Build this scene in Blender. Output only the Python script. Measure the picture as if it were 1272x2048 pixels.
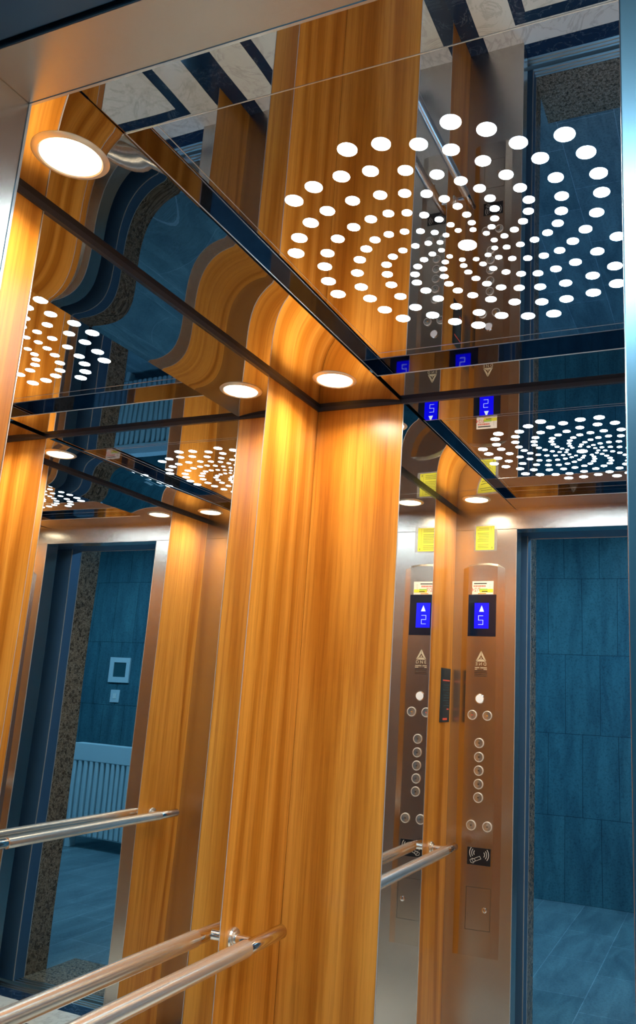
import bpy, bmesh, math, random
from mathutils import Vector, Matrix
S = bpy.context.scene
COL = S.collection
for o in list(bpy.data.objects): bpy.data.objects.remove(o)

# ------------------------------------------------------------------ measures (metres)
W, D = 1.2447, 1.2619             # car width and depth
HT, HS, DH = 2.1857, 2.2, .0235   # top trim, perimeter ceiling, recess height
HP = HS + DH
BS, AS, FS = .2555, .2664, .2651  # timber strip widths: back wall, side wall rear, side wall front
XR, YR, YF = .2511, 1.093, .1665  # recess edges
CJ, RJ, HD, TD = .2594, .280, 2.1156, .0798   # left return, right return, door head, depth of the jambs
ZR, XRA = .90, .0646              # handrail

# ------------------------------------------------------------------ camera
f, px = 1607.05, 782.33
yaw, pitch, roll = .3979, .2240, .0501
F = Vector((-math.sin(yaw)*math.cos(pitch), math.cos(yaw)*math.cos(pitch), math.sin(pitch)))
R = Vector((math.cos(yaw), math.sin(yaw), 0)); U = R.cross(F)
R2 = R*math.cos(roll) + U*math.sin(roll); U2 = U*math.cos(roll) - R*math.sin(roll)
cam = bpy.data.objects.new('camera', bpy.data.cameras.new('camera')); COL.objects.link(cam)
cam.matrix_world = Matrix(((R2.x, U2.x, -F.x, 1.0201), (R2.y, U2.y, -F.y, -.6065), (R2.z, U2.z, -F.z, 1.4327), (0, 0, 0, 1)))
cam.data.sensor_fit = 'VERTICAL'; cam.data.sensor_height = 36; cam.data.lens = f/2048*36
cam.data.shift_x = -(px-636)/2048; cam.data.clip_start = .01
S.camera = cam

# ------------------------------------------------------------------ world, light and exposure
w = bpy.data.worlds.new('world'); S.world = w; w.use_nodes = True
bg = w.node_tree.nodes['Background']; bg.inputs[0].default_value = (.3, .6, .85, 1); bg.inputs[1].default_value = .3
LAMP = 14.0
LAMP_W = 2.35       # watts of each downlight beam
LAMP_SPREAD = 150        # downlight lens
LAMP_COL = (1, .84, .60, 1)
DOT = 42.0          # star ceiling dots
S.view_settings.view_transform = 'Standard'; S.view_settings.look = 'None'
S.view_settings.exposure = 0; S.view_settings.gamma = 1; S.view_settings.use_curve_mapping = False
S.cycles.max_bounces = 20; S.cycles.glossy_bounces = 16; S.cycles.diffuse_bounces = 4
S.cycles.transmission_bounces = 6; S.cycles.sample_clamp_indirect = 6.0
S.cycles.use_denoising = True; S.cycles.blur_glossy = .3

# ------------------------------------------------------------------ materials
def mat(name, col=(.5, .5, .5), rough=.5, metal=0, emit=None, es=0, **k):
    m = bpy.data.materials.new(name); m.use_nodes = True
    b = m.node_tree.nodes['Principled BSDF']
    b.inputs['Base Color'].default_value = (*col, 1); b.inputs['Roughness'].default_value = rough
    b.inputs['Metallic'].default_value = metal
    if emit: b.inputs['Emission Color'].default_value = (*emit[:3], 1); b.inputs['Emission Strength'].default_value = es
    for a, v in k.items(): b.inputs[a.replace('_', ' ')].default_value = v
    return m
def nodes(m): return m.node_tree.nodes, m.node_tree.links, m.node_tree.nodes['Principled BSDF']
def coords(m, scale=(1, 1, 1)):
    n, l, b = nodes(m)
    g = n.new('ShaderNodeNewGeometry'); mp = n.new('ShaderNodeMapping'); mp.inputs['Scale'].default_value = scale
    l.new(g.outputs['Position'], mp.inputs['Vector']); return mp.outputs[0]
def noise(m, vec, scale, detail=3, rough=.5, dist=0):
    n, l, b = nodes(m); t = n.new('ShaderNodeTexNoise'); t.inputs['Scale'].default_value = scale
    t.inputs['Detail'].default_value = detail; t.inputs['Roughness'].default_value = rough; t.inputs['Distortion'].default_value = dist
    l.new(vec, t.inputs['Vector']); return t.outputs['Fac']
def ramp(m, fac, stops):
    n, l, b = nodes(m); r = n.new('ShaderNodeValToRGB'); e = r.color_ramp.elements
    while len(e) < len(stops): e.new(.5)
    for i, (p, c) in enumerate(stops): e[i].position = p; e[i].color = (*c, 1)
    l.new(fac, r.inputs[0]); return r.outputs[0]
def mix(m, mode, fac, a, b_):
    n, l, b = nodes(m); x = n.new('ShaderNodeMix'); x.data_type = 'RGBA'; x.blend_type = mode
    if isinstance(fac, (int, float)): x.inputs[0].default_value = fac
    else: l.new(fac, x.inputs[0])
    for s, v in ((6, a), (7, b_)):
        if isinstance(v, tuple): x.inputs[s].default_value = (*v, 1)
        else: l.new(v, x.inputs[s])
    return x.outputs[2]
def bump(m, h, strength, dist=.01):
    n, l, b = nodes(m); k = n.new('ShaderNodeBump'); k.inputs['Strength'].default_value = strength
    k.inputs['Distance'].default_value = dist; l.new(h, k.inputs['Height']); l.new(k.outputs[0], b.inputs['Normal'])
def math_(m, op, a, b_=None, c=None):
    n, l, b = nodes(m); x = n.new('ShaderNodeMath'); x.operation = op
    for i, v in enumerate((a, b_, c)):
        if v is None: continue
        if isinstance(v, (int, float)): x.inputs[i].default_value = v
        else: l.new(v, x.inputs[i])
    return x.outputs[0]

def wood_mat(name, off):
    m = mat(name, rough=.28); n, l, b = nodes(m)
    g = n.new('ShaderNodeNewGeometry'); mp = n.new('ShaderNodeMapping'); mp.inputs['Location'].default_value = off
    mp.inputs['Scale'].default_value = (1, 1, .09); l.new(g.outputs['Position'], mp.inputs['Vector']); v = mp.outputs[0]
    # broad figure: distorted rings drawn out along the grain
    warp = noise(m, v, 9, 2, .4)
    wv = n.new('ShaderNodeTexWave'); wv.wave_type = 'RINGS'; wv.rings_direction = 'Z'; wv.inputs['Scale'].default_value = 4.5
    wv.inputs['Distortion'].default_value = 14; wv.inputs['Detail'].default_value = 3; wv.inputs['Detail Scale'].default_value = .8
    l.new(v, wv.inputs['Vector'])
    fig = ramp(m, wv.outputs['Fac'], [(0, (.53, .19, .018)), (.5, (.67, .275, .035)), (1, (.74, .325, .050))])
    mp2 = n.new('ShaderNodeMapping'); mp2.inputs['Scale'].default_value = (1, 1, .025); l.new(g.outputs['Position'], mp2.inputs['Vector'])
    fine = ramp(m, noise(m, mp2.outputs[0], 120, 5, .7), [(.36, (.62, .50, .36)), (.56, (1, 1, 1))])
    band = ramp(m, noise(m, mp2.outputs[0], 28, 3, .55), [(.34, (.80, .70, .60)), (.58, (1.0, 1.0, 1.0))])
    c = mix(m, 'MULTIPLY', .75, fig, band); c = mix(m, 'MULTIPLY', .60, c, fine)
    l.new(c, b.inputs['Base Color'])
    b.inputs['Specular IOR Level'].default_value = .45
    return m
M = {}
M['wood'] = wood_mat('timber_laminate', (.3, .1, 0))
M['wood2'] = wood_mat('timber_laminate_two', (2.3, 1.7, .6))
M['wood3'] = wood_mat('timber_laminate_three', (5.1, 3.2, 1.9))

def mirror_mat(name, col, wave, scale=(1, 1, .5), rough=0.0):
    m = mat(name, col, rough, 1.0)
    if wave: bump(m, noise(m, coords(m, scale), 2.6, 1, .4), 1.0, wave)
    return m
M['mirror'] = mirror_mat('silver_mirror', (.86, .87, .87), .0007)
M['black_mirror'] = mirror_mat('black_mirror_steel', (.46, .45, .47), 0.00012, (1, 1, 1))
M['black_side'] = mirror_mat('black_mirror_edge', (.36, .37, .44), 0.0, rough=.02)
M['panel'] = mirror_mat('black_star_panel', (.38, .39, .46), 0.0)
M['trim'] = mat('dark_top_trim', (.055, .06, .075), .25, .3)
M['edge'] = mat('polished_glass_edge', (.85, .87, .86), .15, .6)
def steel(name, col, rough, wave=.002):
    m = mat(name, col, rough, 1.0); n, l, b = nodes(m)
    h1 = noise(m, coords(m, (1, 1, .25)), 3.2, 1, .4)
    bump(m, h1, 1.0, wave)
    b.inputs['Anisotropic'].default_value = .55
    t = n.new('ShaderNodeCombineXYZ'); t.inputs[0].default_value = 1; t.inputs[1].default_value = .3; t.inputs[2].default_value = .05; l.new(t.outputs[0], b.inputs['Tangent'])
    return m
M['steel'] = steel('brushed_stainless_steel', (.64, .62, .59), .27)
M['steel_cop'] = steel('brushed_steel_faceplate', (.60, .53, .46), .22, .0006)
M['rail'] = mat('satin_rail_steel', (.95, .95, .90), .21, .84)
M['chrome'] = mat('polished_chrome', (.86, .84, .82), .10, 1.0)
M['frame_metal'] = mat('landing_frame_metal', (.07, .17, .30), .45, .4)
M['gap'] = mat('black_shaft_gap', (.006, .008, .01), .8)
M['landing_light'] = mat('landing_light', (.8, .8, .8), .5, emit=(.27, .66, 1.0), es=48.0)  # glow of the fill lights added over the landing
M['lens'] = mat('lamp_lens', (.9, .9, .9), .4, emit=LAMP_COL, es=LAMP)
M['dot'] = mat('led_dot', (.9, .9, .9), .4, emit=(.80, .95, 1.0), es=DOT)
M['bezel'] = mat('pale_lamp_ring', (.80, .74, .62), .3, .5)
M['satin'] = mat('spun_button_steel', (.80, .79, .74), .20, .9)
M['ringmetal'] = mat('bright_button_ring', (.93, .92, .86), .32, .45)
M['display'] = mat('black_display_glass', (.006, .012, .03), .08)
M['screen'] = mat('blue_lit_screen', (0, 0, .2), .3, emit=(.0, .0, 1.0), es=1.6)
M['glyph'] = mat('white_lit_glyph', (.5, .6, .7), .3, emit=(.62, .82, 1.0), es=1.3)
M['black'] = mat('black_plastic', (.012, .014, .02), .35)
M['white'] = mat('white_print', (.85, .85, .8), .5)
M['whitepaper'] = mat('white_sticker_paper', (.86, .84, .74), .45)
M['yellow'] = mat('yellow_paper', (.52, .53, .04), .6)
M['ink'] = mat('faint_olive_ink', (.16, .17, .03), .6)
M['film'] = mat('clear_film_pocket', (.9, .9, .88), .1, Alpha=.18)
M['red'] = mat('red_ink', (.75, .10, .06), .5); M['green'] = mat('green_ink', (.35, .65, .10), .5)
M['yellowink'] = mat('yellow_ink', (.85, .80, .05), .5); M['orange'] = mat('orange_ink', (.85, .38, .04), .5)
M['etch'] = mat('pale_engraving', (.80, .74, .52), .35, .3); M['etch_dark'] = mat('dark_engraving', (.03, .022, .015), .5)
M['lamp_white'] = mat('white_button_lamp', (.85, .84, .8), .3, emit=(1, .98, .95), es=.35)
M['white_plastic'] = mat('white_plastic', (.62, .72, .74), .4)
M['grey_glass'] = mat('grey_screen_glass', (.03, .10, .12), .15)
M['plate'] = mat('dark_notice_glass', (.025, .045, .055), .12)
M['ribs'] = mat('white_enamel', (.62, .74, .76), .35)

def marble():
    m = mat('white_and_black_marble', rough=.12); n, l, b = nodes(m); v = coords(m)
    sx = n.new('ShaderNodeSeparateXYZ'); l.new(v, sx.inputs[0]); x, y = sx.outputs[0], sx.outputs[1]
    dx = math_(m, 'SUBTRACT', W/2, math_(m, 'ABSOLUTE', math_(m, 'SUBTRACT', x, W/2)))
    yc = (D-.10)/2; hy = (D+.10)/2
    dy = math_(m, 'SUBTRACT', hy, math_(m, 'ABSOLUTE', math_(m, 'SUBTRACT', y, yc)))
    d = math_(m, 'MINIMUM', dx, dy)
    a = math_(m, 'LESS_THAN', d, .085)
    c1 = math_(m, 'GREATER_THAN', d, .255); c2 = math_(m, 'LESS_THAN', d, .315)
    line = math_(m, 'MULTIPLY', c1, c2); fac = math_(m, 'MAXIMUM', a, line)
    vein = ramp(m, noise(m, v, 5, 6, .62, 1.6), [(.46, (.88, .86, .76)), (.50, (.42, .41, .36)), (.53, (.88, .86, .76))])
    vein = mix(m, 'MIX', .55, vein, (.88, .86, .76))
    dark = ramp(m, noise(m, v, 7, 5, .6, 1.4), [(.49, (.016, .038, .080)), (.50, (.10, .14, .18)), (.52, (.016, .038, .080))])
    l.new(mix(m, 'MIX', fac, vein, dark), b.inputs['Base Color']); return m
M['marble'] = marble()
def granite():
    m = mat('speckled_granite', rough=.25); n, l, b = nodes(m); v = coords(m)
    t = n.new('ShaderNodeTexVoronoi'); t.inputs['Scale'].default_value = 210; l.new(v, t.inputs['Vector'])
    c = ramp(m, t.outputs['Color'], [(.0, (.02, .018, .015)), (.25, (.17, .125, .08)), (.6, (.27, .21, .14)), (1, (.40, .34, .26))])
    c = mix(m, 'MULTIPLY', .7, c, ramp(m, noise(m, v, 60, 3), [(.36, (.12, .10, .09)), (.52, (1, 1, 1))]))
    l.new(c, b.inputs['Base Color']); return m
M['granite'] = granite()
def tiles(name, floor):
    m = mat(name, rough=.32 if floor else .35); n, l, b = nodes(m)
    g = n.new('ShaderNodeNewGeometry'); sx = n.new('ShaderNodeSeparateXYZ'); l.new(g.outputs['Position'], sx.inputs[0])
    cb = n.new('ShaderNodeCombineXYZ')
    br = n.new('ShaderNodeTexBrick'); br.offset = .5 if not floor else .35
    if floor: l.new(sx.outputs[0], cb.inputs[1]); l.new(sx.outputs[1], cb.inputs[0])
    else:      # tall tiles, rows .605 high with running vertical joints
        l.new(sx.outputs[2], cb.inputs[1]); s = math_(m, 'ADD', sx.outputs[0], .10); s = math_(m, 'ADD', s, sx.outputs[1]); l.new(s, cb.inputs[0])
    l.new(cb.outputs[0], br.inputs['Vector'])
    br.inputs['Scale'].default_value = 1; br.inputs['Mortar Size'].default_value = .0022; br.inputs['Mortar Smooth'].default_value = .1
    br.inputs['Brick Width'].default_value = .6 if floor else .27; br.inputs['Row Height'].default_value = .3 if floor else .605
    br.inputs['Color1'].default_value = (.16, .26, .28, 1) if floor else (.06, .19, .235, 1)
    br.inputs['Color2'].default_value = (.20, .30, .32, 1) if floor else (.085, .235, .27, 1)
    br.inputs['Mortar'].default_value = (.40, .52, .55, 1) if floor else (.015, .06, .085, 1)
    v = coords(m, (1, 1, 1))
    st = ramp(m, noise(m, coords(m, (1, .25, 1) if floor else (1, 1, .2)), 9, 6, .65, .6), [(.35, (.42, .45, .52)), (.65, (1.0, 1.0, 1.0))])
    sp = ramp(m, noise(m, v, 75, 4, .7), [(.36, (.40, .40, .45)), (.50, (1, 1, 1))])
    c = mix(m, 'MULTIPLY', .8, br.outputs['Color'], st); c = mix(m, 'MULTIPLY', .6, c, sp)
    l.new(c, b.inputs['Base Color']); return m
M['ltile'] = tiles('landing_wall_tile', False); M['lfloor'] = tiles('landing_floor_tile', True)
M['alu'] = mat('sill_aluminium', (.60, .60, .56), .35, 1.0)
M['plaster'] = mat('landing_ceiling_paint', (.5, .55, .58), .8)

# ------------------------------------------------------------------ mesh helpers
def obj(name, bm, m, parent=None, smooth=False):
    me = bpy.data.meshes.new(name); bmesh.ops.recalc_face_normals(bm, faces=bm.faces[:]); bm.to_mesh(me); bm.free()
    if smooth:
        for p in me.polygons: p.use_smooth = True
        me.set_sharp_from_angle(angle=math.radians(35))
    for k in (m if isinstance(m, (list, tuple)) else [m]): me.materials.append(M[k])
    o = bpy.data.objects.new(name, me); COL.objects.link(o)
    if parent is not None:
        o.parent = parent
        o.matrix_parent_inverse = parent.matrix_world.inverted()
    return o
def box(bm, x0, x1, y0, y1, z0, z1, bev=0):
    r = bmesh.ops.create_cube(bm, size=1); vs = r['verts']
    for v in vs:
        v.co = Vector((x0 if v.co.x < 0 else x1, y0 if v.co.y < 0 else y1, z0 if v.co.z < 0 else z1))
    if bev:
        es = list({e for v in vs for e in v.link_edges}); bmesh.ops.bevel(bm, geom=es, offset=bev, segments=2, affect='EDGES', profile=.5)
    return bm
def B(*a, bev=0): return box(bmesh.new(), *a, bev=bev)
def rot_to(axis): return Vector((0, 0, 1)).rotation_difference(Vector(axis)).to_matrix().to_4x4()
def cyl(bm, c, axis, r, h, seg=40, r2=None):
    "cylinder from c along axis for h"
    a = Vector(axis).normalized()
    bmesh.ops.create_cone(bm, cap_ends=True, segments=seg, radius1=r, radius2=r if r2 is None else r2, depth=h,
                          matrix=Matrix.Translation(Vector(c)+a*h/2) @ rot_to(a)); return bm
def lathe(bm, c, axis, prof, seg=48):
    "profile of (radius, distance along axis)"
    Mx = Matrix.Translation(Vector(c)) @ rot_to(Vector(axis).normalized()); rings = []
    for r, h in prof:
        if r < 1e-6: rings.append([bm.verts.new(Mx @ Vector((0, 0, h)))])
        else: rings.append([bm.verts.new(Mx @ Vector((r*math.cos(2*math.pi*i/seg), r*math.sin(2*math.pi*i/seg), h))) for i in range(seg)])
    for a, b in zip(rings, rings[1:]):
        for i in range(seg):
            j = (i+1) % seg
            if len(a) == 1 and len(b) == 1: continue
            if len(a) == 1: bm.faces.new((a[0], b[i], b[j]))
            elif len(b) == 1: bm.faces.new((a[i], b[0], a[j]))
            else: bm.faces.new((a[i], b[i], b[j], a[j]))
    return bm
def prism(bm, pts, fn, t):
    "polygon pts (u,v) mapped by fn(u,v,depth)"
    a = [bm.verts.new(fn(u, v, 0)) for u, v in pts]; b = [bm.verts.new(fn(u, v, t)) for u, v in pts]
    bm.faces.new(a[::-1]); bm.faces.new(b); n = len(pts)
    for i in range(n): bm.faces.new((a[i], a[(i+1) % n], b[(i+1) % n], b[i]))
    return bm
def thing(name, label, cat, loc=(0, 0, 0), group=None):
    o = bpy.data.objects.new(name, None); COL.objects.link(o); o.location = loc; o['label'] = label; o['category'] = cat
    if group: o['group'] = group
    o.empty_display_size = .05
    o.matrix_world = Matrix.Translation(Vector(loc)); return o
def tag(o, label, cat, group=None):
    o['label'] = label; o['category'] = cat
    if group: o['group'] = group
    return o
def struct(name, bm, m, parent=None, smooth=False):
    o = obj(name, bm, m, parent, smooth)
    if parent is None: o['kind'] = 'structure'
    return o
def text(name, body, size, fn, m, parent, depth=.0003, align='CENTER'):
    cu = bpy.data.curves.new(name, 'FONT'); cu.body = body; cu.size = size; cu.align_x = align; cu.align_y = 'CENTER'; cu.extrude = depth/2; cu.resolution_u = 3
    t = bpy.data.objects.new(name, cu); COL.objects.link(t); dg = bpy.context.evaluated_depsgraph_get()
    me = bpy.data.meshes.new_from_object(t.evaluated_get(dg)); bpy.data.objects.remove(t)
    for v in me.vertices: v.co = fn(v.co.x, v.co.y, v.co.z)
    bm = bmesh.new(); bm.from_mesh(me); bpy.data.meshes.remove(me)
    return obj(name, bm, m, parent)

# ------------------------------------------------------------------ room shell
struct('floor', box(B(-.06, W+.06, 0, D+.06, -.03, 0), 0, W, -.10, 0, -.03, 0), 'marble')
struct('wall_left', B(-.06, -.025, 0, D, 0, 2.3), 'gap')
struct('wall_right', B(W+.025, W+.06, 0, D, 0, 2.3), 'gap')
struct('wall_back', B(-.06, W+.06, D+.025, D+.06, 0, 2.3), 'gap')
struct('ceiling', B(-.03, W+.03, 0, D+.03, 2.31, 2.33), 'gap')
# front wall of brushed steel: two returns and a transom, each with its thickness
def return_bm(x0, x1):
    return B(x0, x1, -TD, 0, 0, HD, bev=.0012)
struct('wall_front', return_bm(-.03, CJ), 'steel')
o = struct('wall_front_right', return_bm(W-RJ, W+.03), 'steel')
struct('wall_front_transom', B(-.03, W+.03, -TD, 0, HD, 2.31, bev=.0012), 'steel')
lip = bmesh.new(); box(lip, CJ-.0005, CJ+.0010, -.0022, .0012, 0, HD); box(lip, CJ, W-RJ, -.0022, .0012, HD-.0010, HD+.0005)
box(lip, W-RJ-.0010, W-RJ+.0005, -.0022, .0012, 0, HD)
struct('trim_door_edge', lip, 'edge')

# ------------------------------------------------------------------ timber strips and mirrors
def tpanel(a, m, label):
    return tag(obj('timber_panel', B(*a, bev=.0008), m), label, 'wall panel')
TT = .012
tpanel((-TT, 0, D-AS+.0015, D, 0, HS), 'wood', 'orange brown timber strip on the left wall, running into the back corner')
tpanel((0, BS-.0015, D, D+TT, 0, HS), 'wood2', 'orange brown timber strip on the back wall, between corner and back mirror')
tpanel((-TT, 0, 0, FS-.0015, 0, HS), 'wood3', 'orange brown timber strip on the left wall, next to the door jamb')
tpanel((W, W+TT, D-AS+.0015, D, 0, HS), 'wood3', 'timber strip on the right wall at the back corner, seen only in reflections')
tpanel((W-BS+.0015, W, D, D+TT, 0, HS), 'wood', 'timber strip on the back wall at its right end, seen in the left mirror')
tpanel((W, W+TT, 0, FS-.0015, 0, HS), 'wood2', 'timber strip on the right wall by the door, seen behind a handrail end')
def mirror(a, axis, label):
    x0, x1, y0, y1 = a
    t = thing('wall_mirror', label, 'mirror', ((x0+x1)/2, (y0+y1)/2, 0))
    obj('mirror_glass', B(x0, x1, y0, y1, 0, HS), 'mirror', t)
    e = bmesh.new(); s = .0016
    if axis == 'x':
        xf = max(x0, 0) if x1 <= .001 else x0
        xa, xb = (x1-.004, x1+.0006) if x1 <= .001 else (x0-.0006, x0+.004)
        box(e, xa, xb, y0-s/2, y0+s/2, 0, HS); box(e, xa, xb, y1-s/2, y1+s/2, 0, HS)
    else:
        box(e, x0-s/2, x0+s/2, y0-.0006, y0+.004, 0, HS); box(e, x1-s/2, x1+s/2, y0-.0006, y0+.004, 0, HS)
    obj('polished_edge', e, 'edge', t); return t
mirror((-TT, 0, FS, D-AS), 'x', 'tall mirror on the left wall behind the lower left handrail')
mirror((BS, W-BS, D, D+TT), 'y', 'tall mirror on the back wall showing the button panel and door opening')
mirror((W, W+TT, FS, D-AS), 'x', 'tall mirror on the right wall, seen only inside the left mirror')
# dark trim round the top of the walls
def top_trim(a, label): return tag(obj('cove_trim', B(*a), 'trim'), label, 'trim')
top_trim((0, .005, 0, D, HT+.003, HS), 'thin dark trim along the top of the left wall')
top_trim((.005, W-.005, D-.005, D, HT+.003, HS), 'thin dark trim along the top of the back wall')
top_trim((W-.005, W, 0, D, HT+.003, HS), 'thin dark trim along the top of the right wall')

# ------------------------------------------------------------------ ceiling
def sheet(x0, x1, y0, y1, fn, nx=24, ny=60, th=.0015):
    "gently bowed polished sheet with thickness"
    bm = bmesh.new(); g = []
    for k in range(2):
        g.append([[bm.verts.new((x0+(x1-x0)*i/nx, y0+(y1-y0)*j/ny, HS+k*th+fn(x0+(x1-x0)*i/nx, y0+(y1-y0)*j/ny))) for j in range(ny+1)] for i in range(nx+1)])
    for k in range(2):
        for i in range(nx):
            for j in range(ny): bm.faces.new((g[k][i][j], g[k][i+1][j], g[k][i+1][j+1], g[k][i][j+1]))
    for i in range(nx):
        for j in (0, ny): bm.faces.new((g[0][i][j], g[0][i+1][j], g[1][i+1][j], g[1][i][j]))
    for j in range(ny):
        for i in (0, nx): bm.faces.new((g[0][i][j], g[0][i][j+1], g[1][i][j+1], g[1][i][j]))
    return bm
def bow_left(x, y):
    g = .30 + .75*min(1, max(0, (y-.05)/.6)); u = x/XR
    return -.10*XR/4*u**4*g
def bow_right(x, y): return bow_left(W-x, y)
def ceil_panel(bm, label):
    o = obj('ceiling_panel', bm, 'black_mirror', smooth=False)
    me = o.data; side = set()
    for p in me.polygons:
        p.use_smooth = abs(p.normal.z) > .9
        if not p.use_smooth: side.update(p.edge_keys)
    for e in me.edges:
        if tuple(sorted(e.vertices)) in side: e.use_edge_sharp = True
    return tag(o, label, 'ceiling panel')
ceil_panel(sheet(0, XR, 0, D, bow_left), 'polished black ceiling strip above the left wall, holding two round lamps')
ceil_panel(sheet(W-XR, W, 0, D, bow_right), 'polished black ceiling strip above the right wall, seen in reflections')
ceil_panel(sheet(XR+.001, W-XR-.001, 0, YF, lambda x, y: 0), 'polished black ceiling strip above the doorway, reflecting the marble floor')
ceil_panel(sheet(XR+.001, W-XR-.001, YR, D, lambda x, y: 0), 'polished black ceiling strip above the back mirror')
# recess frame
sp = thing('star_light_panel', 'raised black glass ceiling panel with a spiral of round white light dots', 'ceiling light', (W/2, .63, HP)); fr = sp
t = .004
def ring(z0, z1, d, th):
    bm = bmesh.new()
    box(bm, XR-th+d, XR+d, YF-th, YR+th, z0, z1); box(bm, W-XR-d, W-XR+th-d, YF-th, YR+th, z0, z1)
    box(bm, XR+d, W-XR-d, YF-th+d, YF+d, z0, z1); box(bm, XR+d, W-XR-d, YR-d, YR+th-d, z0, z1); return bm
obj('upright_band', ring(HS+.0022, HP+.004, 0, t), 'black_side', fr)
obj('bright_edge', ring(HS-.0004, HS+.0016, .0008, .0016), 'edge', fr)
PX0, PX1, PY0, PY1 = .287, W-.287, .19, 1.015
def flat_ring(x0, x1, y0, y1, X0, X1, Y0, Y1, z0, z1):
    bm = bmesh.new(); box(bm, x0, X0, y0, y1, z0, z1); box(bm, X1, x1, y0, y1, z0, z1); box(bm, X0, X1, y0, Y0, z0, z1); box(bm, X0, X1, Y1, y1, z0, z1); return bm
obj('flat_border', flat_ring(XR, W-XR, YF, YR, PX0, PX1, PY0, PY1, HP, HP+.004), 'black_side', fr)
obj('border_edge', flat_ring(PX0-.001, PX1+.001, PY0-.001, PY1+.001, PX0, PX1, PY0, PY1, HP-.0006, HP+.002), 'edge', fr)
# star panel
bm = B(PX0, PX1, PY0, PY1, HP, HP+.006); obj('glass_panel', bm, 'panel', sp)
rings = [(.333, -77.4), (.316, -68), (.294, -57.9), (.2715, -48.5), (.2435, -37.4), (.216, -26.4), (.193, -16.4), (.1735, -6.5), (.1495, 1.6), (.124, 9.0), (.098, 16), (.0736, 22.7), (.052, 28)]
dots = [(0, 0, .0165)]
for i, (r, a) in enumerate(rings):
    r *= .9543
    for k in range(12):
        an = math.radians(a+30*k); dots.append((r*math.cos(an), r*math.sin(an), .0055+(.0150-.0055)*(12-i)/12))
dots.sort(key=lambda d: -d[2]); dm = {}
for x, y, r in dots[:100]:
    key = round(r, 4)
    if key not in dm:
        d0 = obj('light_dot', cyl(bmesh.new(), (0, 0, -.0006), (0, 0, 1), r, .0012, 28), 'dot'); dm[key] = d0.data; bpy.data.objects.remove(d0)
    o = bpy.data.objects.new('light_dot', dm[key]); COL.objects.link(o); o.parent = sp; o.location = (x, y, 0)
bm = bmesh.new()
for x, y, r in dots[100:]: cyl(bm, (W/2+x, .63+y, HP-.0006), (0, 0, 1), r, .0012, 20)
o = obj('small_light_dots', bm, 'dot', sp); o['kind'] = 'stuff'
# downlights
def downlight(x, y, z, label):
    t = thing('downlight', label, 'ceiling lamp', (x, y, z), 'round recessed ceiling lamps')
    obj('bezel', lathe(bmesh.new(), (x, y, z), (0, 0, -1), [(.0445, -.001), (.0445, .0028), (.047, .0042), (.053, .003), (.0565, .0), (.0565, -.001)]), 'bezel', t, True)
    obj('lens', lathe(bmesh.new(), (x, y, z), (0, 0, -1), [(0, .0022), (.030, .0020), (.0440, .0012), (.0440, -.001), (0, -.001)]), 'lens', t, True)
    ld = bpy.data.lights.new('lamp_beam', 'AREA'); ld.shape = 'DISK'; ld.size = .084; ld.energy = LAMP_W; ld.color = LAMP_COL[:3]; ld.spread = math.radians(LAMP_SPREAD)
    lo = bpy.data.objects.new('lamp_beam', ld); COL.objects.link(lo); lo.parent = t; lo.location = (0, 0, -.0034)
    return t
xl, yl1, yl2 = .1384, .1792, 1.0831
downlight(xl, yl1, HS+bow_left(xl, yl1)-.0002, 'round warm lamp in the left ceiling strip, nearest the doorway')
downlight(xl, yl2, HS+bow_left(xl, yl2)-.0002, 'round warm lamp in the ceiling at the back left timber corner')
downlight(W-xl, yl1, HS+bow_left(xl, yl1)-.0002, 'round warm lamp in the right ceiling strip by the doorway, seen only reflected')
downlight(W-xl, yl2, HS+bow_left(xl, yl2)-.0002, 'round warm lamp in the right ceiling strip at the back, seen only reflected')

# ------------------------------------------------------------------ handrails
def rail(side, label):
    X = XRA if side < 0 else W-XRA; wx = 0 if side < 0 else W; ax = (1, 0, 0) if side < 0 else (-1, 0, 0)
    t = thing('handrail', label, 'handrail', (wx, D/2, ZR), None)
    y0, y1 = .1053, 1.1475; j0, j1 = y0+.108, y1-.147
    obj('tube', lathe(bmesh.new(), (X, j0, ZR), (0, 1, 0), [(0, 0), (.0168, 0), (.0178, .001), (.0178, j1-j0-.001), (.0168, j1-j0), (0, j1-j0)]), 'rail', t, False)
    for ys, d in ((j1, 1), (j0, -1)):
        L = y1-j1 if d > 0 else j0-y0
        o = obj('end_cap', lathe(bmesh.new(), (X, ys, ZR), (0, d, 0), [(.0150, -.002), (.0158, .0), (.0158, L-.002), (.0148, L), (0, L)]), 'chrome', t, False)
    for yp in (.180, 1.047):
        o = obj('bracket', lathe(bmesh.new(), (wx, yp, ZR), ax, [(.0105, .003), (.0105, XRA-.008)]), 'chrome', t, True)
        obj('flange', lathe(bmesh.new(), (wx, yp, ZR), ax, [(0, 0), (.0225, 0), (.0225, .004), (.020, .0075), (.015, .0080), (.0145, .0115), (0, .0115)]), 'satin', o, False)
    for o in t.children_recursive:
        for p in o.data.polygons: p.use_smooth = True
        o.data.set_sharp_from_angle(angle=math.radians(35))
    return t
rail(-1, 'round steel handrail on the left wall, crossing in front of mirror and timber')
rail(1, 'round steel handrail on the right wall, visible inside the left mirror')

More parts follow.
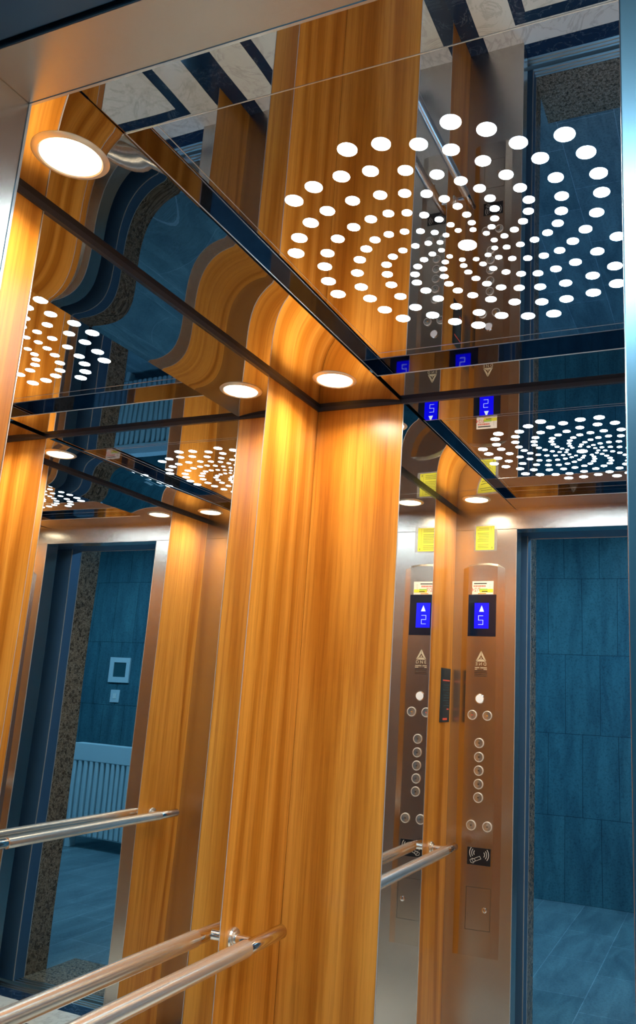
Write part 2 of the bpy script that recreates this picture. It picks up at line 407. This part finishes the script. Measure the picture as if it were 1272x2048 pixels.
# ------------------------------------------------------------------ button panel on the front wall (reads correctly from inside, facing the door)
def fw(y0): return lambda u, v, d: Vector((0, 0, 0)) + Vector((u, y0+d, v))
YC = .014
cop = thing('button_panel', 'tall brushed steel lift button panel beside the door, seen in the back mirror', 'control panel', (.125, 0, .515))
bm = bmesh.new()
xa, xb, xc, xd = .038, .064, .186, .214; z0, z1 = .515, 1.968
A = [bm.verts.new(p) for p in ((xa, 0, z0), (xb, YC, z0+.004), (xc, YC, z0+.004), (xd, 0, z0))]
NA = 9; top = []
for i in range(NA):
    u = i/(NA-1); x = xa+(xd-xa)*u; arc = .016*(1-(2*u-1)**2)
    y = YC if xb-.001 <= x <= xc+.001 else (YC*(x-xa)/(xb-xa) if x < xb else YC*(xd-x)/(xd-xc))
    top.append((x, max(0, min(YC, y)), z1-.016+arc))
T = [bm.verts.new((xa, 0, z1-.014))] + [bm.verts.new((xb, YC, z1-.008)), bm.verts.new((xb+(xc-xb)*.3, YC, z1-.002)), bm.verts.new((xb+(xc-xb)*.7, YC, z1-.002)), bm.verts.new((xc, YC, z1-.008))] + [bm.verts.new((xd, 0, z1-.014))]
bm.faces.new((A[0], A[1], T[1], T[0])); bm.faces.new((A[1], A[2], T[4], T[3], T[2], T[1])); bm.faces.new((A[2], A[3], T[5], T[4]))
tb = [bm.verts.new((v.co.x, 0, v.co.z+.010)) for v in T[1:5]]
bm.faces.new((T[0], T[1], tb[0])); bm.faces.new((T[5], tb[3], T[4]))
for i in range(3): bm.faces.new((T[i+1], T[i+2], tb[i+1], tb[i]))
bm.faces.new((A[3], A[2], A[1], A[0]))
obj('faceplate', bm, 'steel_cop', cop)
disp = obj('display', B(.067, .183, YC, YC+.0030, 1.678, 1.845, bev=.0008), 'display', cop)
obj('screen', B(.094, .154, YC+.0030, YC+.0034, 1.709, 1.811), 'screen', disp)
f1 = fw(YC+.0034); f2 = fw(YC)
obj('up_arrow', prism(bmesh.new(), [(.114, 1.776), (.134, 1.776), (.124, 1.801)], f1, .0003), 'glyph', disp)
# seven segment 2, drawn as seen by somebody facing the door (left of the reader is +x)
bm = bmesh.new(); cx, cz, hw, hh, sw = .121, 1.742, .0095, .0175, .0014
def seg(u0, v0, u1, v1): box(bm, cx-max(u0, u1)-sw/2, cx-min(u0, u1)+sw/2, YC+.0034, YC+.0037, cz+min(v0, v1)-sw/2, cz+max(v0, v1)+sw/2)
seg(-hw, hh, hw, hh); seg(hw, .001, hw, hh); seg(-hw, 0, hw, 0); seg(-hw, -hh, -hw, -.001); seg(-hw, -hh, hw, -hh)
obj('floor_number', bm, 'glyph', disp)
# sticker above the display
stk = obj('sticker', B(.081, .170, YC, YC+.0006, 1.846, 1.900), 'whitepaper'); tag(stk, 'small white sticker with red and green print above the blue display', 'sticker')
def flip(cx, cz, y): return lambda u, v, d: Vector((cx-u, y+d, cz+v))
ys = YC+.0006
bm = bmesh.new()
box(bm, .088, .142, ys, ys+.0002, 1.8885, 1.8925)
obj('top_line', bm, 'black', stk)
text('phone_hours', '7/24', .021, flip(.0975, 1.8645, ys), 'red', stk)
bm = bmesh.new(); random.seed(4); x = .087
while x < .138: wd = random.uniform(.003, .006); box(bm, x, x+wd*.8, ys, ys+.0002, 1.8765, 1.8835); x += wd+.001
obj('red_line', bm, 'red', stk)
obj('yellow_field', B(.113, .169, ys, ys+.0002, 1.854, 1.868), 'yellowink', stk)
obj('green_field', B(.112, .146, ys+.0002, ys+.0004, 1.8635, 1.8695), 'green', stk)
obj('orange_line', B(.106, .140, ys, ys+.0002, 1.8475, 1.8515), 'orange', stk)
obj('grey_line', B(.122, .146, ys+.0004, ys+.0006, 1.8570, 1.8600), 'etch_dark', stk)
bm = bmesh.new(); cyl(bm, (.1555, ys, 1.886), (0, 1, 0), .0042, .0002, 16); box(bm, .152, .159, ys, ys+.0002, 1.868, 1.881)
obj('figure_mark', bm, 'film', stk)
# yellow notice on the wall above
yn = thing('yellow_notice', 'yellow printed notice in a clear sleeve above the button panel', 'notice', (.125, 0, 2.03))
obj('sleeve', B(.080, .177, 0, .0008, 2.026, 2.1375), 'film', yn)
obj('sheet', B(.086, .165, .0009, .0014, 2.031, 2.131), 'yellow', yn)
bm = bmesh.new()
for i in range(13):
    if i in (2, 9): continue
    z = 2.122-i*.0068; random.seed(i); box(bm, .090+random.uniform(0, .010), .142, .0014, .0016, z-.0011, z+.0011)
box(bm, .150, .1508, .0014, .0016, 2.035, 2.128); box(bm, .154, .158, .0014, .0016, 2.036, 2.044)
obj('print_lines', bm, 'ink', yn)
# emblem and lettering
lg = bmesh.new(); cx, zb, zt, hw = .1255, 1.5795, 1.6205, .0215
cz = zb+(zt-zb)*.36
Tp, L_, R_ = (cx, zt), (cx-hw, zb), (cx+hw, zb)
def lerp(a, b, t): return (a[0]+(b[0]-a[0])*t, a[1]+(b[1]-a[1])*t)
c = (cx, zb+(zt-zb)/3)
it, il, ir = (cx, zb+(zt-zb)*.60), (cx-hw*.40, zb+(zt-zb)*.235), (cx+hw*.40, zb+(zt-zb)*.235)
gp = .0009
def shift(p, dx, dz): return (p[0]+dx, p[1]+dz)
prism(lg, [shift(L_, 0, gp*1.2), shift(Tp, -gp, 0), shift(it, -gp, 0), shift(il, -gp, gp)], f2, .0005)
prism(lg, [shift(R_, 0, gp*1.2), shift(ir, gp, gp), shift(it, gp, 0), shift(Tp, gp, 0)], f2, .0005)
prism(lg, [shift(L_, gp*2, 0), shift(il, 0, -gp), shift(ir, 0, -gp), shift(R_, -gp*2, 0)], f2, .0005)
prism(lg, [(cx-hw*.16, zb+(zt-zb)*.26), (cx+hw*.16, zb+(zt-zb)*.26), (cx, zb+(zt-zb)*.44)], f2, .0005)
obj('emblem', lg, 'etch', cop)
text('maker_letters', 'D N E', .0175, flip(.1255, 1.5695, YC), 'etch', cop, .0008)
def dashes(z, x0, x1, h, seed, gap=.0014):
    random.seed(seed); bm = bmesh.new(); x = x0
    while x < x1:
        wd = random.uniform(.0025, .007); box(bm, x, min(x+wd, x1), YC, YC+.0004, z-h/2, z+h/2); x += wd+gap
    return bm
bm = dashes(1.5555, .101, .119, .0035, 3, .0008); b2 = dashes(1.5555, .123, .150, .0035, 5, .0008)
me = bpy.data.meshes.new('x'); b2.to_mesh(me); b2.free(); bm.from_mesh(me)
b2 = dashes(1.5490, .101, .110, .003, 6, .0008); b2.to_mesh(me); b2.free(); bm.from_mesh(me)
b2 = dashes(1.5490, .137, .150, .003, 7, .0008); b2.to_mesh(me); b2.free(); bm.from_mesh(me)
obj('pale_lettering', bm, 'etch', cop)
bm = dashes(1.5430, .099, .151, .0034, 11)
for i in range(1, 4):
    b2 = dashes(1.5430-i*.0066, .099, .151, .0028, 11+i); b2.to_mesh(me); b2.free(); bm.from_mesh(me)
obj('dark_lettering', bm, 'etch_dark', cop)
# buttons
def button(x, z, m='satin', name='button', mark=None):
    o = obj(name, lathe(bmesh.new(), (x, YC, z), (0, 1, 0), [(.0185, 0), (.0185, .003), (.0172, .0046), (.0150, .0046), (.0146, .0030), (.0140, .0030), (.0136, .0042), (.004, .0032), (0, .0034)]), m, cop, True)
    obj('button_ring', lathe(bmesh.new(), (x, YC, z), (0, 1, 0), [(.0188, .0005), (.0188, .0042), (.0176, .0052), (.0158, .0052), (.0152, .0042)]), 'ringmetal', o, True)
    if mark: obj('button_mark', B(x-.003, x+.003, YC+.0036, YC+.0042, z-.0016, z+.0016), mark, o)
    return o
o = obj('indicator_lamp', lathe(bmesh.new(), (.124, YC, 1.436), (0, 1, 0), [(.019, 0), (.019, .003), (.0165, .005), (.0155, .004)]), 'chrome', cop, True)
obj('lamp_disc', lathe(bmesh.new(), (.124, YC, 1.436), (0, 1, 0), [(.0155, .002), (.0155, .0048), (0, .0056)]), 'lamp_white', o, True)
button(.095, 1.373, mark='red'); button(.156, 1.373, mark='orange')
for z in (1.269, 1.217, 1.167, 1.118, 1.069): button(.1255, z, name='floor_button', mark='etch_dark')
button(.100, .968, name='door_button', mark='etch_dark'); button(.163, .968, name='door_button', mark='etch_dark')
# card reader
cr = obj('card_reader', B(.088, .178, YC, YC+.002, .830, .891, bev=.0005), 'black', cop)
bm = bmesh.new(); yy = YC+.002
def arc(cx, cz, r, a0, a1, wd):
    n = 8; pts = []
    for i in range(n+1): a = math.radians(a0+(a1-a0)*i/n); pts.append((cx+(r+wd/2)*math.cos(a), cz+(r+wd/2)*math.sin(a)))
    for i in range(n, -1, -1): a = math.radians(a0+(a1-a0)*i/n); pts.append((cx+(r-wd/2)*math.cos(a), cz+(r-wd/2)*math.sin(a)))
    prism(bm, pts, fw(yy), .0004)
for r in (.012, .020, .028): arc(.143, .868, r, -42, 42, .0022)
for r in (.012, .020, .028): arc(.125, .872, r, 140, 215, .0022)
P4 = [(.106, .848), (.136, .862), (.141, .853), (.112, .840)]
def outline(P, wd):
    n = len(P)
    for i in range(n):
        a, b = Vector(P[i]), Vector(P[(i+1) % n]); d = (b-a).normalized(); nn = Vector((-d.y, d.x))*wd/2; a = a-d*wd/2; b = b+d*wd/2
        prism(bm, [tuple(a+nn), tuple(b+nn), tuple(b-nn), tuple(a-nn)], fw(yy), .0004)
outline(P4, .0014); outline([(.099, .846), (.108, .852), (.116, .850), (.120, .846), (.112, .836), (.102, .838)], .0014)
obj('reader_symbol', bm, 'white', cr)
# service hatch
bm = bmesh.new(); hx0, hx1, hz0, hz1 = .087, .182, .607, .753; e = .0012
for a in ((hx0, hx0+e, hz0, hz1), (hx1-e, hx1, hz0, hz1), (hx0, hx1, hz0, hz0+e), (hx0, hx1, hz1-e, hz1)): box(bm, a[0], a[1], YC, YC+.0003, a[2], a[3])
h = obj('service_hatch', bm, 'etch_dark', cop)
obj('lock', lathe(bmesh.new(), (.160, YC, .678), (0, 1, 0), [(.0095, 0), (.0095, .004), (.007, .0055), (.003, .0055), (.003, .003), (0, .003)]), 'chrome', h, True)
# dark notice plate on the front left timber strip
npl = thing('notice_plate', 'tall dark glossy notice plate with red marks on timber beside the button panel', 'notice', (0, .078, 1.341))
obj('plate', B(0, .003, .022, .134, 1.341, 1.546, bev=.0006), 'plate', npl)
for q in ((.032, .116, 1.497, 1.502), (.034, .060, 1.388, 1.393), (.050, .104, 1.349, 1.357)): obj('red_mark', B(.003, .0034, *q), 'red', npl)
bm = bmesh.new()
for i in range(9):
    z = 1.482-i*.0098; box(bm, .003, .0033, .036, .036+[.07, .05, .074, .04, .066, .058, .07, .03, .06][i], z-.0011, z+.0011)
obj('faint_print', bm, 'grey_glass', npl)

# ------------------------------------------------------------------ doorway, sills and landing
def sill(y0, y1, n, label):
    bm = bmesh.new(); s = (y1-y0)/(2*n-1)
    box(bm, -.2, W+.2, y0, y1, -.03, -.006)
    for i in range(n): box(bm, -.2, W+.2, y0+2*i*s, y0+(2*i+1)*s, -.006, -.0005)
    return tag(obj('door_sill', bm, 'alu'), label, 'door sill')
sill(-.155, -.1005, 3, 'grooved aluminium sill at the edge of the marble lift floor')
sill(-.235, -.18, 3, 'grooved aluminium sill against the speckled granite threshold')
LX, RX = .265, 1.005
struct('trim_1', B(-.30, LX, -.245, -.18, 0, 2.120, bev=.002), 'frame_metal')
struct('trim_2', B(RX, 1.55, -.245, -.18, 0, 2.120, bev=.002), 'frame_metal')
struct('trim_3', B(-.30, 1.55, -.245, -.083, 2.121, 2.42, bev=.002), 'frame_metal')
bm = bmesh.new(); box(bm, LX-.003, LX+.001, -.182, -.179, 0, 2.135); box(bm, LX-.003, LX+.001, -.2465, -.243, 0, 2.135)
box(bm, LX, RX, -.2465, -.243, 2.119, 2.1225); struct('trim_4', bm, 'edge')
struct('wall_shaft', box(B(-.30, -.26, -.18, 0, 0, 2.4), 1.55, 1.6, -.18, 0, 0, 2.4), 'gap')
# granite lined portal
struct('door_1', box(B(-.25, .258, -.385, -.247, 0, 2.3), 1.04, 1.6, -.385, -.247, 0, 2.3), 'granite')
struct('wall_landing', box(box(B(-3.3, -.251, -.385, -.25, 0, 2.9), 1.601, 3.2, -.385, -.25, 0, 2.9), -.25, 1.6, -.385, -.247, 2.301, 2.9), 'ltile')
struct('trim_5', B(.258, 1.04, -.58, -.236, -.03, 0), 'granite')
struct('floor_landing', box(box(B(-3.3, 3.2, -3.33, -.5805, -.03, 0), -3.3, .258, -.58, -.385, -.03, 0), 1.04, 3.2, -.58, -.385, -.03, 0), 'lfloor')
struct('wall_landing_far', B(-3.3, 3.2, -3.40, -3.33, -.03, 2.9), 'ltile')
struct('wall_landing_left', B(-3.36, -3.3, -3.40, -.3, -.03, 2.9), 'ltile')
struct('wall_landing_right', B(3.2, 3.26, -3.40, -.25, -.03, 2.9), 'ltile')
struct('ceiling_landing', B(-3.36, 3.26, -3.40, -.25, 2.9, 2.95), 'plaster')
# control frame and switch on the far wall
cf = thing('wall_frame_panel', 'square white framed panel on the tiled landing wall above the switch', 'wall panel', (-2.01, -3.33, 1.43))
bm = bmesh.new(); x0, x1, z0, z1, k = -2.14, -1.885, 1.425, 1.665, .048
for a in ((x0, x0+k, z0, z1), (x1-k, x1, z0, z1), (x0+k, x1-k, z0, z0+k*1.1), (x0+k, x1-k, z1-k, z1)): box(bm, a[0], a[1], -3.33, -3.312, a[2], a[3])
obj('frame', bm, 'white_plastic', cf); obj('window', B(x0+k, x1-k, -3.33, -3.320, z0+k*1.1, z1-k), 'grey_glass', cf)
sw = thing('light_switch', 'small white rectangular switch on the tiled landing wall below the square frame', 'switch', (-2.04, -3.33, 1.24))
obj('switch_plate', B(-2.095, -1.985, -3.33, -3.320, 1.235, 1.355, bev=.002), 'white_plastic', sw); obj('rocker', B(-2.06, -2.02, -3.320, -3.315, 1.27, 1.32, bev=.001), 'white', sw)
# ribbed radiator on the landing
rd = thing('radiator', 'white ribbed radiator standing on the landing floor, seen in the left mirror', 'radiator', (-1.5, -2.8, 0))
x0, x1 = -1.95, -.95; n = 16; bm = bmesh.new()
obj('top_panel', B(x0, x1, -2.86, -2.75, .73, .88, bev=.004), 'ribs', rd)
for i in range(n):
    u = x0+(x1-x0)*(i+.5)/n; box(bm, u-.021, u+.021, -2.84, -2.752, .10, .74, bev=.012)
obj('ribbed_front', bm, 'ribs', rd); obj('back_plate', B(x0+.005, x1-.005, -2.85, -2.80, .09, .75), 'ribs', rd)
obj('leg', B(x0+.02, x0+.06, -2.85, -2.76, 0, .095, bev=.003), 'ribs', rd); obj('leg', B(x1-.06, x1-.02, -2.85, -2.76, 0, .095, bev=.003), 'ribs', rd)

# added unseen fill lights under the landing ceiling, for the tiles in the mirrors
for i, x in enumerate((-1.7, 1.0)):
    t = thing('landing_lamp', ['long cool ceiling lamp of the landing, the one nearer the radiator', 'long cool ceiling lamp of the landing, the one facing the lift door'][i], 'ceiling lamp', (x, -1.9, 2.9))
    obj('housing', B(x-.65, x+.65, -2.05, -1.75, 2.86, 2.9, bev=.003), 'white_plastic', t)
    obj('diffuser', B(x-.63, x+.63, -2.03, -1.77, 2.856, 2.86), 'landing_light', t)
